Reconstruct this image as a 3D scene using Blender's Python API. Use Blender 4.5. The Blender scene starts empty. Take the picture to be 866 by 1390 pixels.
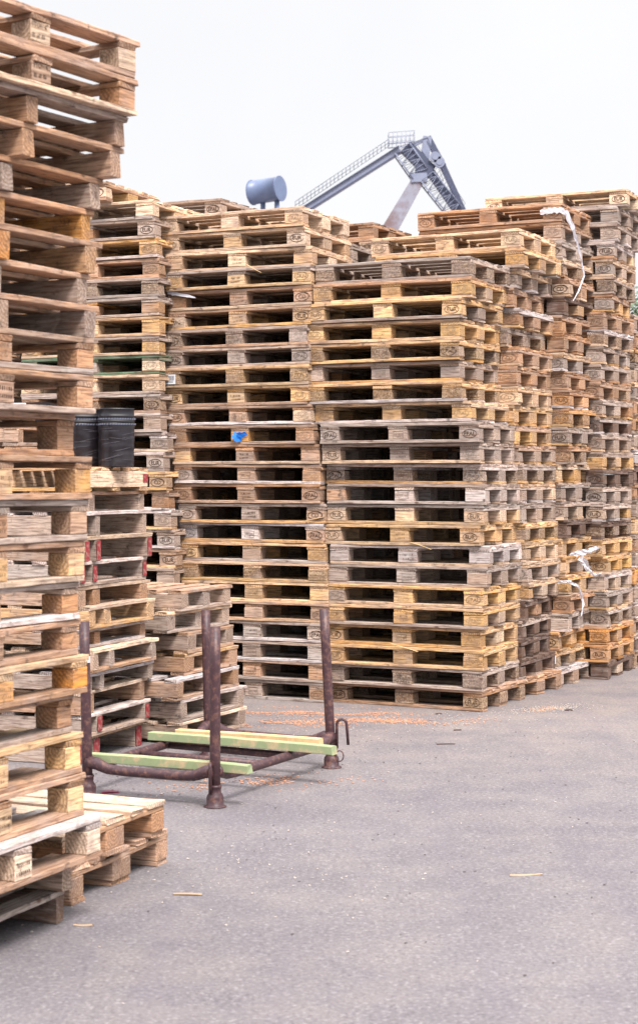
import bpy, bmesh, math, random
from mathutils import Vector, Matrix, noise
R=random.Random(7)
scene=bpy.context.scene
COL=scene.collection
F_PX=2300.0; EYE=1.62; HOR=650.0; CXP=433.0
S3=math.sin; C3=math.cos

def srgb(r,g,b,a=1.0):
    f=lambda c:(c/255/12.92) if c/255<=0.04045 else ((c/255+0.055)/1.055)**2.4
    return (f(r),f(g),f(b),a)

# ------------------------------------------------------------------ materials
def new_mat(name):
    m=bpy.data.materials.new(name); m.use_nodes=True
    nt=m.node_tree; nt.nodes.clear()
    out=nt.nodes.new('ShaderNodeOutputMaterial'); b=nt.nodes.new('ShaderNodeBsdfPrincipled')
    nt.links.new(b.outputs[0],out.inputs[0])
    return m,nt,b
def N(nt,t,**k):
    n=nt.nodes.new(t)
    for a,v in k.items(): setattr(n,a,v)
    return n
def math_n(nt,op,a,b=None,clamp=False):
    n=N(nt,'ShaderNodeMath',operation=op,use_clamp=clamp)
    for i,v in enumerate((a,b)):
        if v is None: continue
        if hasattr(v,'links'): nt.links.new(v,n.inputs[i])
        else: n.inputs[i].default_value=v
    return n.outputs[0]
def mix(nt,fac,a,b,blend='MIX'):
    n=N(nt,'ShaderNodeMix',data_type='RGBA',blend_type=blend)
    for s,v in ((n.inputs[0],fac),(n.inputs[6],a),(n.inputs[7],b)):
        if hasattr(v,'links'): nt.links.new(v,s)
        else: s.default_value=v
    return n.outputs[2]
def ramp(nt,x,p0,p1,v0=0.0,v1=1.0):
    n=N(nt,'ShaderNodeMapRange'); n.inputs[1].default_value=p0; n.inputs[2].default_value=p1
    n.inputs[3].default_value=v0; n.inputs[4].default_value=v1
    nt.links.new(x,n.inputs[0]); return n.outputs[0]
def noise_n(nt,vec,scale,detail=3,rough=.55,dist=0):
    n=N(nt,'ShaderNodeTexNoise'); n.inputs['Scale'].default_value=scale; n.inputs['Detail'].default_value=detail
    n.inputs['Roughness'].default_value=rough; n.inputs['Distortion'].default_value=dist
    if vec is not None: nt.links.new(vec,n.inputs['Vector'])
    return n.outputs[0]

def wood_mat(name,chip=False,tint=None):
    m,nt,b=new_mat(name)
    tc=N(nt,'ShaderNodeTexCoord'); oi=N(nt,'ShaderNodeObjectInfo'); ge=N(nt,'ShaderNodeNewGeometry')
    rnd=math_n(nt,'MULTIPLY',oi.outputs['Random'],37.0)
    isl=math_n(nt,'MULTIPLY',ge.outputs['Random Per Island'],23.0)
    off=N(nt,'ShaderNodeCombineXYZ')
    nt.links.new(rnd,off.inputs[0]); nt.links.new(math_n(nt,'MULTIPLY',rnd,1.7),off.inputs[1]); nt.links.new(math_n(nt,'ADD',rnd,isl),off.inputs[2])
    add=N(nt,'ShaderNodeVectorMath',operation='ADD')
    nt.links.new(tc.outputs['Object'],add.inputs[0]); nt.links.new(off.outputs[0],add.inputs[1])
    P=add.outputs[0]
    mp=N(nt,'ShaderNodeMapping'); mp.inputs['Scale'].default_value=(1,14,14); nt.links.new(P,mp.inputs[0])
    fib=noise_n(nt,mp.outputs[0],9,5,.65,.3)
    mp2=N(nt,'ShaderNodeMapping'); mp2.inputs['Scale'].default_value=(.5,5,5); nt.links.new(P,mp2.inputs[0])
    band=noise_n(nt,mp2.outputs[0],6,3,.5,1.2)
    big=noise_n(nt,P,5.5,4,.6)
    big2=noise_n(nt,P,17,4,.7)
    base=oi.outputs['Color'] if tint is None else tint
    hsv=N(nt,'ShaderNodeHueSaturation')
    if hasattr(base,'links'): nt.links.new(base,hsv.inputs['Color'])
    else: hsv.inputs['Color'].default_value=base
    nt.links.new(ramp(nt,ge.outputs['Random Per Island'],0,1,.84,1.16),hsv.inputs['Value'])
    nt.links.new(ramp(nt,oi.outputs['Random'],0,1,.85,1.15),hsv.inputs['Saturation'])
    col=hsv.outputs[0]
    if chip:
        vo=N(nt,'ShaderNodeTexVoronoi'); vo.inputs['Scale'].default_value=110; nt.links.new(P,vo.inputs['Vector'])
        col=mix(nt,.8,col,mix(nt,ramp(nt,vo.outputs['Color'],.2,.9),(.07,.045,.03,1),(.52,.38,.26,1)),'MIX')
    # weathering to silver grey in irregular patches
    grey=mix(nt,band,srgb(120,102,96),srgb(198,180,172))
    col=mix(nt,ramp(nt,big,.46,.68,0,.6),col,grey)
    # fibres and growth bands
    col=mix(nt,ramp(nt,fib,.37,.57,.68,0),col,(.10,.05,.032,1),'MIX')
    col=mix(nt,ramp(nt,band,.54,.70,0,.30),col,(.30,.14,.06,1),'MIX')
    col=mix(nt,ramp(nt,fib,.58,.75,0,.35),col,(.72,.60,.48,1))
    # knots
    vk=N(nt,'ShaderNodeTexVoronoi'); vk.inputs['Scale'].default_value=5.5
    mp3=N(nt,'ShaderNodeMapping'); mp3.inputs['Scale'].default_value=(.7,1.4,1.4); nt.links.new(P,mp3.inputs[0]); nt.links.new(mp3.outputs[0],vk.inputs['Vector'])
    col=mix(nt,ramp(nt,vk.outputs['Distance'],.045,.085,.75,0),col,(.085,.035,.014,1))
    # dirt spots
    col=mix(nt,ramp(nt,big2,.58,.72,0,.75),col,(.045,.034,.03,1))
    # end grain, which drinks dirt
    sx=N(nt,'ShaderNodeSeparateXYZ'); vt=N(nt,'ShaderNodeVectorTransform',vector_type='NORMAL',convert_from='WORLD',convert_to='OBJECT')
    nt.links.new(ge.outputs['Normal'],vt.inputs[0]); nt.links.new(vt.outputs[0],sx.inputs[0])
    endf=ramp(nt,math_n(nt,'ABSOLUTE',sx.outputs[0]),.8,.95)
    wv=N(nt,'ShaderNodeTexWave',wave_type='RINGS',rings_direction='X'); wv.inputs['Scale'].default_value=22; wv.inputs['Distortion'].default_value=2.5; wv.inputs['Detail'].default_value=2
    rv=N(nt,'ShaderNodeCombineXYZ'); nt.links.new(ramp(nt,oi.outputs['Random'],0,1,-.08,.08),rv.inputs[1]); nt.links.new(ramp(nt,oi.outputs['Random'],0,1,.05,-.09),rv.inputs[2])
    ad2=N(nt,'ShaderNodeVectorMath',operation='ADD'); nt.links.new(tc.outputs['Object'],ad2.inputs[0]); nt.links.new(rv.outputs[0],ad2.inputs[1]); nt.links.new(ad2.outputs[0],wv.inputs['Vector'])
    if not chip:
        ec=mix(nt,ramp(nt,wv.outputs[1],.3,.8,.0,.45),col,(.16,.085,.04,1))
        col=mix(nt,endf,col,mix(nt,.12,ec,(.12,.08,.06,1)))
    nt.links.new(col,b.inputs['Base Color'])
    b.inputs['Roughness'].default_value=.82; b.inputs['Specular IOR Level'].default_value=.25
    bp=N(nt,'ShaderNodeBump'); bp.inputs['Strength'].default_value=.55; bp.inputs['Distance'].default_value=.004
    nt.links.new(mix(nt,.35,fib,big2),bp.inputs['Height']); nt.links.new(bp.outputs[0],b.inputs['Normal'])
    return m
M_WOOD=wood_mat('weathered_wood'); M_CHIP=wood_mat('pressed_wood',chip=True)

def stamp_mat():
    m,nt,b=new_mat('burnt_stamp'); oi=N(nt,'ShaderNodeObjectInfo'); tc=N(nt,'ShaderNodeTexCoord')
    n=noise_n(nt,tc.outputs['Object'],60,3)
    k=math_n(nt,'ADD',ramp(nt,n,.45,.68,0,.5),ramp(nt,oi.outputs['Random'],0,1,-.2,.5),True)
    c=mix(nt,k,(.055,.03,.018,1),oi.outputs['Color'])
    nt.links.new(c,b.inputs['Base Color']); b.inputs['Roughness'].default_value=.9; return m
M_STAMP=stamp_mat()

def paint_mat(name,c,rough=.5,wear=None,amount=.5,metal=0,scale=12,bump=.2,spec=.5):
    m,nt,b=new_mat(name); tc=N(nt,'ShaderNodeTexCoord')
    n=noise_n(nt,tc.outputs['Object'],scale,5,.65); n2=noise_n(nt,tc.outputs['Object'],scale*4,4,.6)
    col=mix(nt,ramp(nt,n2,.3,.7,0,.3),c,tuple(x*.6 for x in c[:3])+(1,))
    if wear: col=mix(nt,ramp(nt,n,.5,.66,0,amount),col,wear)
    nt.links.new(col,b.inputs['Base Color']); b.inputs['Roughness'].default_value=rough; b.inputs['Metallic'].default_value=metal
    b.inputs['Specular IOR Level'].default_value=spec
    bp=N(nt,'ShaderNodeBump'); bp.inputs['Strength'].default_value=bump; bp.inputs['Distance'].default_value=.003
    nt.links.new(n2,bp.inputs['Height']); nt.links.new(bp.outputs[0],b.inputs['Normal'])
    return m
M_RACK=paint_mat('brown_rack_paint',srgb(70,46,52),.5,srgb(120,84,72),.8,scale=38)
M_RED=paint_mat('red_paint',srgb(150,48,54),.8,srgb(160,128,116),.95,scale=34)
M_GREENP=paint_mat('green_stained_timber',srgb(150,162,122),.85,srgb(196,172,136),.95,scale=14)
M_YELP=paint_mat('fresh_timber',srgb(224,190,140),.75,srgb(196,150,104),.5,scale=14)
M_CRANE=paint_mat('crane_blue_grey',srgb(134,140,162),.5,srgb(112,120,146),.5,scale=.4)
M_CRANED=paint_mat('crane_dark_steel',srgb(72,78,102),.6,None,scale=.5)
M_CRANER=paint_mat('crane_rusty_grey',srgb(146,146,160),.6,srgb(116,92,90),.9,scale=.22)
M_TANK=paint_mat('tank_grey_blue',srgb(104,118,150),.4,srgb(90,100,130),.3,scale=.5)
M_BLACK=paint_mat('black_plastic',srgb(30,28,34),.35,None,scale=8)
M_FILM=paint_mat('black_stretch_film',srgb(34,30,36),.28,srgb(58,52,54),.5,scale=6,bump=.5)
M_WHITE=paint_mat('white_plastic',srgb(216,214,222),.5,srgb(190,186,196),.4,scale=20)
M_LABEL=paint_mat('paper_label',srgb(232,234,240),.7,None,scale=20)
M_INK=paint_mat('label_ink',srgb(70,72,84),.7,None)
M_BLUE=paint_mat('blue_plastic',srgb(20,120,225),.5,None)
M_REDF=paint_mat('red_plastic',srgb(214,42,58),.5,None)
M_STEELB=paint_mat('galvanised_dark',srgb(60,60,70),.5,None)
M_BARK=paint_mat('bark',srgb(90,76,66),.9,None)
M_SLOT=paint_mat('pale_slot_plastic',srgb(150,158,180),.4,None)

def ground_mat():
    m,nt,b=new_mat('dusty_asphalt'); tc=N(nt,'ShaderNodeTexCoord'); P=tc.outputs['Object']
    big=noise_n(nt,P,.5,5,.6); mid=noise_n(nt,P,2.4,5,.65); fine=noise_n(nt,P,55,4,.75); f2=noise_n(nt,P,170,3,.7)
    huge=noise_n(nt,P,.16,3,.5)
    col=mix(nt,ramp(nt,big,.35,.65),srgb(108,103,106),srgb(119,114,116))
    col=mix(nt,ramp(nt,huge,.42,.60,0,.2),col,srgb(104,99,104))
    col=mix(nt,ramp(nt,mid,.44,.72,0,.6),col,srgb(136,127,125))
    col=mix(nt,ramp(nt,mid,.28,.44,.3,0),col,srgb(92,88,92))
    # brownish wood dust trodden in round the stacks
    sp2=N(nt,'ShaderNodeSeparateXYZ'); nt.links.new(P,sp2.inputs[0])
    near=math_n(nt,'MULTIPLY',ramp(nt,sp2.outputs[1],8.5,12,0,1),ramp(nt,mid,.35,.6,.2,.7))
    col=mix(nt,near,col,srgb(142,129,122))
    col=mix(nt,ramp(nt,fine,.52,.66,0,.5),col,srgb(158,150,151))
    col=mix(nt,ramp(nt,fine,.32,.48,.5,0),col,srgb(80,74,80))
    vo=N(nt,'ShaderNodeTexVoronoi'); vo.inputs['Scale'].default_value=95; nt.links.new(P,vo.inputs['Vector'])
    sp=N(nt,'ShaderNodeSeparateColor'); nt.links.new(vo.outputs['Color'],sp.inputs[0])
    col=mix(nt,ramp(nt,sp.outputs[0],.88,1,0,.25),col,srgb(186,180,182))
    col=mix(nt,ramp(nt,sp.outputs[1],.88,1,0,.4),col,srgb(78,70,76))
    # tyre-worn arcs
    for rot,sc,amt in ((.55,1.6,.16),(-.25,1.1,.14)):
        mp=N(nt,'ShaderNodeMapping'); mp.inputs['Scale'].default_value=(2.6,.10,1); mp.inputs['Rotation'].default_value=(0,0,rot); nt.links.new(P,mp.inputs[0])
        st=noise_n(nt,mp.outputs[0],sc,4,.6,.4); col=mix(nt,ramp(nt,st,.52,.66,0,amt),col,srgb(104,98,108))
    # a few hairline cracks
    wp=N(nt,'ShaderNodeVectorMath',operation='ADD'); nz=N(nt,'ShaderNodeTexNoise'); nz.inputs['Scale'].default_value=1.5; nt.links.new(P,nz.inputs['Vector'])
    nt.links.new(P,wp.inputs[0]); nt.links.new(nz.outputs['Color'],wp.inputs[1])
    ck=N(nt,'ShaderNodeTexVoronoi',feature='DISTANCE_TO_EDGE'); ck.inputs['Scale'].default_value=.42; nt.links.new(wp.outputs[0],ck.inputs['Vector'])
    col=mix(nt,math_n(nt,'MULTIPLY',ramp(nt,ck.outputs[0],.0,.003,.3,0),ramp(nt,big,.45,.55,0,1)),col,srgb(76,70,76))
    # dark oil drips
    ov=N(nt,'ShaderNodeTexVoronoi'); ov.inputs['Scale'].default_value=1.3; nt.links.new(wp.outputs[0],ov.inputs['Vector'])
    col=mix(nt,math_n(nt,'MULTIPLY',ramp(nt,ov.outputs['Distance'],.03,.09,.35,0),ramp(nt,mid,.4,.6,0,1)),col,srgb(70,64,72))
    nt.links.new(col,b.inputs['Base Color']); b.inputs['Roughness'].default_value=.9; b.inputs['Specular IOR Level'].default_value=.2
    bp=N(nt,'ShaderNodeBump'); bp.inputs['Strength'].default_value=.6; bp.inputs['Distance'].default_value=.006
    nt.links.new(mix(nt,.4,fine,f2),bp.inputs['Height']); nt.links.new(bp.outputs[0],b.inputs['Normal'])
    return m
M_GROUND=ground_mat()
def film_mat():
    m,nt,b=new_mat('thin_clear_film'); b.inputs['Base Color'].default_value=srgb(244,242,248); b.inputs['Roughness'].default_value=.35
    tc=N(nt,'ShaderNodeTexCoord'); n=noise_n(nt,tc.outputs['Object'],40,3); nt.links.new(ramp(nt,n,.35,.65,.35,.85),b.inputs['Alpha']); return m
M_CLEAR=film_mat()

# ------------------------------------------------------------------ helpers
def tag(o,label=None,cat=None,group=None,kind=None):
    if label:o['label']=label
    if cat:o['category']=cat
    if group:o['group']=group
    if kind:o['kind']=kind
    return o
def link(name,data,parent=None,loc=None,rot=None):
    o=bpy.data.objects.new(name,data); COL.objects.link(o)
    if parent is not None:o.parent=parent
    if loc is not None:o.location=loc
    if rot is not None:o.rotation_euler=rot
    return o
def empty(name,loc,rot=(0,0,0)):
    o=link(name,None,None,loc,rot); o.empty_display_size=.1; return o
def mesh_from(bm,name,mats,smooth=False):
    me=bpy.data.meshes.new(name); bm.to_mesh(me); bm.free()
    for m in mats: me.materials.append(m)
    if smooth:
        for p in me.polygons:p.use_smooth=True
    return me
def bbox(bm,x0,x1,y0,y1,z0,z1,mi=0):
    v=[bm.verts.new(p) for p in ((x0,y0,z0),(x1,y0,z0),(x1,y1,z0),(x0,y1,z0),(x0,y0,z1),(x1,y0,z1),(x1,y1,z1),(x0,y1,z1))]
    fs=[]
    for q in ((0,3,2,1),(4,5,6,7),(0,1,5,4),(1,2,6,5),(2,3,7,6),(3,0,4,7)):
        f=bm.faces.new([v[i] for i in q]); f.material_index=mi; fs.append(f)
    return v
def bplank(bm,L,W,T,c,rnd,axis='X',rough=1.0,n=9):
    """one sawn board with slightly wandering edges, a bow and chipped ends"""
    cx,cy,cz=c; ch=.0025; rows=[]
    ph=rnd.random()*50; bow=rnd.uniform(-.0016,.0022); sk=rnd.uniform(-.003,.003)
    dl=rnd.uniform(-.005,.003); 
    for i in range(n+1):
        t=i/n; x=-L/2+(L+dl)*t
        e=lambda k,a:noise.noise((ph+x*6,k*7.3+ph,0))*a*rough
        w0=-W/2+e(1,.004)+sk*(t-.5); w1=W/2+e(2,.004)+sk*(t-.5)
        zz=bow*(1-(2*t-1)**2)*2; t0=-T/2+e(3,.0014)+zz; t1=T/2+e(4,.0016)+zz
        if i in (0,n):
            chip=rnd.uniform(0,.006)*rough if rnd.random()<.6 else 0
            xs=[x+rnd.uniform(-.004,.003)*rough*(1 if i else -1) for _ in range(8)]
        else: xs=[x]*8; chip=0
        pr=[(w0+ch,t0),(w1-ch,t0),(w1,t0+ch),(w1,t1-ch-chip*.5),(w1-ch-chip,t1),(w0+ch,t1),(w0,t1-ch),(w0,t0+ch)]
        r=[]
        for k,(a,z) in enumerate(pr):
            if axis=='X': p=(cx+xs[k],cy+a,cz+z)
            else: p=(cx-a,cy+xs[k],cz+z)
            r.append(bm.verts.new(p))
        rows.append(r)
    for i in range(n):
        for k in range(8):
            bm.faces.new((rows[i][k],rows[i][(k+1)%8],rows[i+1][(k+1)%8],rows[i+1][k]))
    bm.faces.new(list(reversed(rows[0]))); bm.faces.new(rows[n])
def tube(bm,pts,r,seg=10,caps=True,mi=0,radii=None):
    pts=[Vector(p) for p in pts]; rings=[]
    up=Vector((0,0,1)); prev=None
    for i,p in enumerate(pts):
        d=(pts[min(i+1,len(pts)-1)]-pts[max(i-1,0)]).normalized()
        if prev is None:
            a=d.orthogonal().normalized()
        else:
            a=(prev-d*prev.dot(d)).normalized()
        prev=a; b2=d.cross(a); rr=radii[i] if radii else r
        rings.append([bm.verts.new(p+(a*C3(2*math.pi*k/seg)+b2*S3(2*math.pi*k/seg))*rr) for k in range(seg)])
    for i in range(len(rings)-1):
        for k in range(seg):
            f=bm.faces.new((rings[i][k],rings[i][(k+1)%seg],rings[i+1][(k+1)%seg],rings[i+1][k])); f.smooth=True; f.material_index=mi
    if caps:
        bm.faces.new(list(reversed(rings[0]))).material_index=mi; bm.faces.new(rings[-1]).material_index=mi
def lathe(bm,prof,seg=24,c=(0,0,0),mi=0):
    rings=[[bm.verts.new((c[0]+r*C3(2*math.pi*k/seg),c[1]+r*S3(2*math.pi*k/seg),c[2]+z)) for k in range(seg)] for r,z in prof]
    for i in range(len(rings)-1):
        for k in range(seg):
            f=bm.faces.new((rings[i][k],rings[i][(k+1)%seg],rings[i+1][(k+1)%seg],rings[i+1][k])); f.smooth=True; f.material_index=mi
    bm.faces.new(list(reversed(rings[0]))).material_index=mi; bm.faces.new(rings[-1]).material_index=mi

# ------------------------------------------------------------------ burnt-in stamps (text set as mesh)
def text_mesh(txt,h):
    cu=bpy.data.curves.new('t','FONT'); cu.body=txt; cu.size=h; cu.align_x='CENTER'; cu.align_y='CENTER'; cu.resolution_u=2; cu.offset=h*.022
    o=bpy.data.objects.new('t',cu); COL.objects.link(o)
    dg=bpy.context.evaluated_depsgraph_get(); me=bpy.data.meshes.new_from_object(o.evaluated_get(dg))
    bpy.data.objects.remove(o); bpy.data.curves.remove(cu); return me
def add_text(bm,txt,h,yface,cx=0,cz=0,mi=1,xs=1.0,maxw=None):
    me=text_mesh(txt,h); xs_=[v.co.x for v in me.vertices]; w=max(xs_)-min(xs_)
    if maxw and w*xs>maxw: xs=maxw/w
    vs=[bm.verts.new((cx+v.co.x*xs,yface,cz+v.co.y)) for v in me.vertices]
    for p in me.polygons:
        try:
            f=bm.faces.new([vs[i] for i in p.vertices]); f.material_index=mi
        except ValueError: pass
    bpy.data.meshes.remove(me)
def add_oval(bm,a,b_,th,yface,cx=0,cz=0,mi=1,n=28):
    r0=[bm.verts.new((cx+a*C3(2*math.pi*k/n),yface,cz+b_*S3(2*math.pi*k/n))) for k in range(n)]
    r1=[bm.verts.new((cx+(a-th)*C3(2*math.pi*k/n),yface,cz+(b_-th)*S3(2*math.pi*k/n))) for k in range(n)]
    for k in range(n):
        f=bm.faces.new((r0[k],r0[(k+1)%n],r1[(k+1)%n],r1[k])); f.material_index=mi

def block_mesh(L,W,H,seed,stamp=None,chip=False):
    rnd=random.Random(seed); bm=bmesh.new(); bbox(bm,-L/2,L/2,-W/2,W/2,-H/2,H/2)
    bmesh.ops.bevel(bm,geom=bm.edges[:],offset=.003,segments=1,affect='EDGES')
    for v in bm.verts:
        v.co+=Vector((rnd.uniform(-1,1)*.0012,0 if stamp else rnd.uniform(-1,1)*.0012,rnd.uniform(-1,1)*.0005))
    bmesh.ops.recalc_face_normals(bm,faces=bm.faces[:])
    yf=-W/2-.0012; nb=len(bm.verts)
    if stamp in('EPAL','EUR','DB','CD','GKN'):
        add_oval(bm,.058,.032,.0055,yf); add_text(bm,stamp,.042,yf,maxw=.088)
    elif stamp=='WORLD':
        add_oval(bm,.058,.030,.005,yf); add_text(bm,'WORLD',.030,yf,maxw=.085)
    elif stamp=='UIC': add_text(bm,'UIC',.042,yf,maxw=.085)
    elif stamp=='YTONG':
        add_text(bm,'YTONG',.026,yf,0,.022,maxw=L*.8); 
        for k in range(3): 
            v=bbox(bm,-L*.36+k*.024,-L*.36+k*.024+.016,yf,yf+.0005,-.02,-.006,1)
    elif stamp=='CODE':
        # illegible burnt treatment mark: a thin frame with worn strokes
        for (a,b2,c,d) in ((-.04,.04,.022,.024),(-.04,.04,-.024,-.022),(-.04,-.038,-.022,.022),(.038,.04,-.022,.022),(-.002,0,-.018,.018)):
            bbox(bm,a,b2,yf,yf+.0005,c,d,1)
        for k in range(5): bbox(bm,.008+k*.006,.010+k*.006,yf,yf+.0005,rnd.uniform(-.014,-.004),rnd.uniform(.004,.014),1)
        for k in range(3): bbox(bm,-.032+k*.009,-.029+k*.009,yf,yf+.0005,-.010,.010,1)
    elif stamp=='CODE2':
        x=-.04
        for k in range(7):
            bbox(bm,x,x+rnd.uniform(.003,.007),yf,yf+.0005,.006,.020,1); bbox(bm,x,x+rnd.uniform(.003,.007),yf,yf+.0005,-.020,-.008,1); x+=.0115
    if stamp:
        an=rnd.uniform(-.07,.07); ox=rnd.uniform(-.010,.010); oz=rnd.uniform(-.004,.002); k=.93+rnd.random()*.07
        bm.verts.ensure_lookup_table()
        for v in bm.verts[nb:]:
            x,z=v.co.x*k,v.co.z*k; v.co.x=x*C3(an)-z*S3(an)+ox; v.co.z=x*S3(an)+z*C3(an)+oz
            v.co.x=max(-L/2+.003,min(L/2-.003,v.co.x)); v.co.z=max(-H/2+.003,min(H/2-.003,v.co.z))
    return mesh_from(bm,'block_mesh',[M_CHIP if chip else M_WOOD,M_STAMP])
_bc={}
def get_block(L,W,H,stamp=None,chip=False,rnd=R):
    key=(L,W,H,stamp,chip,rnd.randrange(5))
    if key not in _bc:_bc[key]=block_mesh(L,W,H,hash(str(key))%1000 if False else len(_bc)*13+5,stamp,chip)
    return _bc[key]
_dc={}
def get_board(L,W,T,nv=6,rnd=R):
    key=(L,W,T,rnd.randrange(nv))
    if key not in _dc:
        bm=bmesh.new(); bplank(bm,L,W,T,(0,0,0),random.Random(len(_dc)*7+3),rough=1.6); _dc[key]=mesh_from(bm,'board_mesh',[M_WOOD])
    return _dc[key]
_kc={}
def get_deck(L,W,T,layout,rnd=R,nv=8,over=0.0):
    """deck boards run along X; layout is a list of (y centre, width)"""
    key=(L,W,T,tuple(layout),over,rnd.randrange(nv))
    if key not in _kc:
        bm=bmesh.new(); rr=random.Random(len(_kc)*11+1)
        for (y,w) in layout:
            o=over*rr.uniform(.3,1.0)
            bplank(bm,L+o,w,T,(o/2,y+rr.uniform(-.002,.002),0),rr,rough=2.0)
        _kc[key]=mesh_from(bm,'deck_mesh',[M_WOOD])
    return _kc[key]

PAL=dict(y=(232,188,138),o=(216,160,106),p=(234,200,168),b=(196,156,126),g=(190,171,158),w=(222,208,203),d=(98,80,72),r=(190,150,130),n=(96,128,102))
def tone(t,rnd,j=.10):
    c=PAL[t]; k=1+rnd.uniform(-j,j); s=rnd.uniform(-.03,.03)
    c=srgb(min(255,c[0]*k*(1+s)),min(255,c[1]*k),min(255,c[2]*k*(1-s)))
    return c

EUR_LAY=[(-.3275,.145),(-.171,.1),(0,.145),(.171,.1),(.3275,.145)]
EUR_LAY=[(-.3275,.145),(-.1725,.1),(0,.145),(.1725,.1),(.3275,.145)]
def eur_pallet(name,loc,yaw,tones,scalez=1.0,stamps=('EPAL','CODE','EPAL'),chips=(0,0,0),tilt=(0,0),rnd=R,front_only=False,deck=None):
    """tones: (blocks, deck, bottom). local X = 1.2 m side, -Y = front"""
    if deck is None: deck=EUR_LAY
    root=empty(name,loc,(tilt[0],tilt[1],yaw)); root.scale=(1,1,scalez)
    H=.1434; z=.011
    def ad(nm,me,l,r,t,jit=.1):
        o=link(nm,me,root,l,r); o.color=tone(t,rnd,jit); return o
    tb,td,tl=tones
    for y,w in ((-.35,.1),(0,.145),(.35,.1)):
        ad('bottom_board',get_board(1.2,w,.0215,rnd=rnd),(rnd.uniform(-.004,.004),y,z),None,tl)
    for iy,(y,w) in enumerate(((-.35,.1),(0,.145),(.35,.1))):
        for ix,x in enumerate((-.5275,0,.5275)):
            st=None
            if iy==0: st=stamps[ix]
            t=tb if rnd.random()<.86 else rnd.choice('ygpb')
            ad('block',get_block(.145,w,.0775,st,bool(chips[ix]) ,rnd),(x+rnd.uniform(-.004,.004),y+rnd.uniform(-.003,.003),.022+.0388+.0002),(0,0,rnd.uniform(-.02,.02)),t,.14)
    for x in (-.5275,0,.5275):
        ad('crossboard',get_board(.8,.145,.0215,rnd=rnd),(x+rnd.uniform(-.003,.003),0,.1+.011),(0,0,math.pi/2),td if rnd.random()<.7 else tb)
    ad('deck',get_deck(1.2,.8,.0213,deck,rnd),(0,0,.1325),None,td)
    return root

def block_pallet(name,loc,yaw,tones,L=1.0,D=1.2,h=.15,over=0.0,stamps=(None,None,None),rnd=R,bs=.095):
    root=empty(name,loc,(0,0,yaw)); tb,td,tl=tones
    bh=h-.066-.001
    def ad(nm,me,l,r,t,jit=.1):
        o=link(nm,me,root,l,r); o.color=tone(t,rnd,jit); return o
    xs=(-L/2+bs/2,0,L/2-bs/2); ys=(-D/2+bs/2,0,D/2-bs/2)
    for y in ys: ad('bottom_board',get_board(L,bs+.005,.0215,4,rnd),(0,y,.011),None,tl)
    for iy,y in enumerate(ys):
        for ix,x in enumerate(xs):
            ad('block',get_block(bs,bs,round(bh,3),stamps[ix] if iy==0 else None,False,rnd),(x+rnd.uniform(-.006,.006),y+rnd.uniform(-.004,.004),.022+bh/2),(0,0,rnd.uniform(-.05,.05)),tb,.12)
    for x in xs: ad('crossboard',get_board(D,bs,.0215,4,rnd),(x,0,.022+bh+.011),(0,0,math.pi/2),td)
    n=7; lay=[(-D/2+.05+(D-.1)*i/(n-1),.1) for i in range(n)]
    ad('deck',get_deck(L,D,.0213,lay,rnd,5,over),(0,0,.044+bh+.011),None,td)
    return root

def stringer_pallet(name,loc,yaw,tones,L=1.0,D=1.2,h=.12,over=.04,sw=.055,pos=None,bottoms=1,rnd=R,red=False,gap=7):
    """stringers run in depth (Y), deck boards along X"""
    root=empty(name,loc,(0,0,yaw)); tb,td,tl=tones
    T=.021; sh=h-T-(T if bottoms else 0)-.001; z0=T if bottoms else 0
    def ad(nm,me,l,r,t,jit=.1):
        o=link(nm,me,root,l,r); o.color=tone(t,rnd,jit); return o
    if pos is None: pos=(-L/2+sw/2,0,L/2-sw/2)
    for x in pos:
        s=ad('stringer',get_board(D,sw,round(sh,3),3,rnd),(x,0,z0+sh/2),(0,0,math.pi/2),tb)
        if red:
            bm=bmesh.new(); bbox(bm,-D/2-.008,-D/2-.0055,-sw/2+.003,sw/2-.003,-sh/2+.004,sh/2-.004)
            o=link('painted_end',mesh_from(bm,'painted_end_mesh',[M_RED]),s)
    if bottoms:
        for y in (-D/2+.05,0,D/2-.05): ad('bottom_board',get_board(L,.1,T,4,rnd),(0,y,T/2),None,tl)
    lay=[(-D/2+.045+(D-.09)*i/(gap-1),.09) for i in range(gap)]
    ad('deck',get_deck(L,D,T,lay,rnd,5,over),(0,0,z0+sh+T/2+.0005),None,td)
    return root

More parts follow.
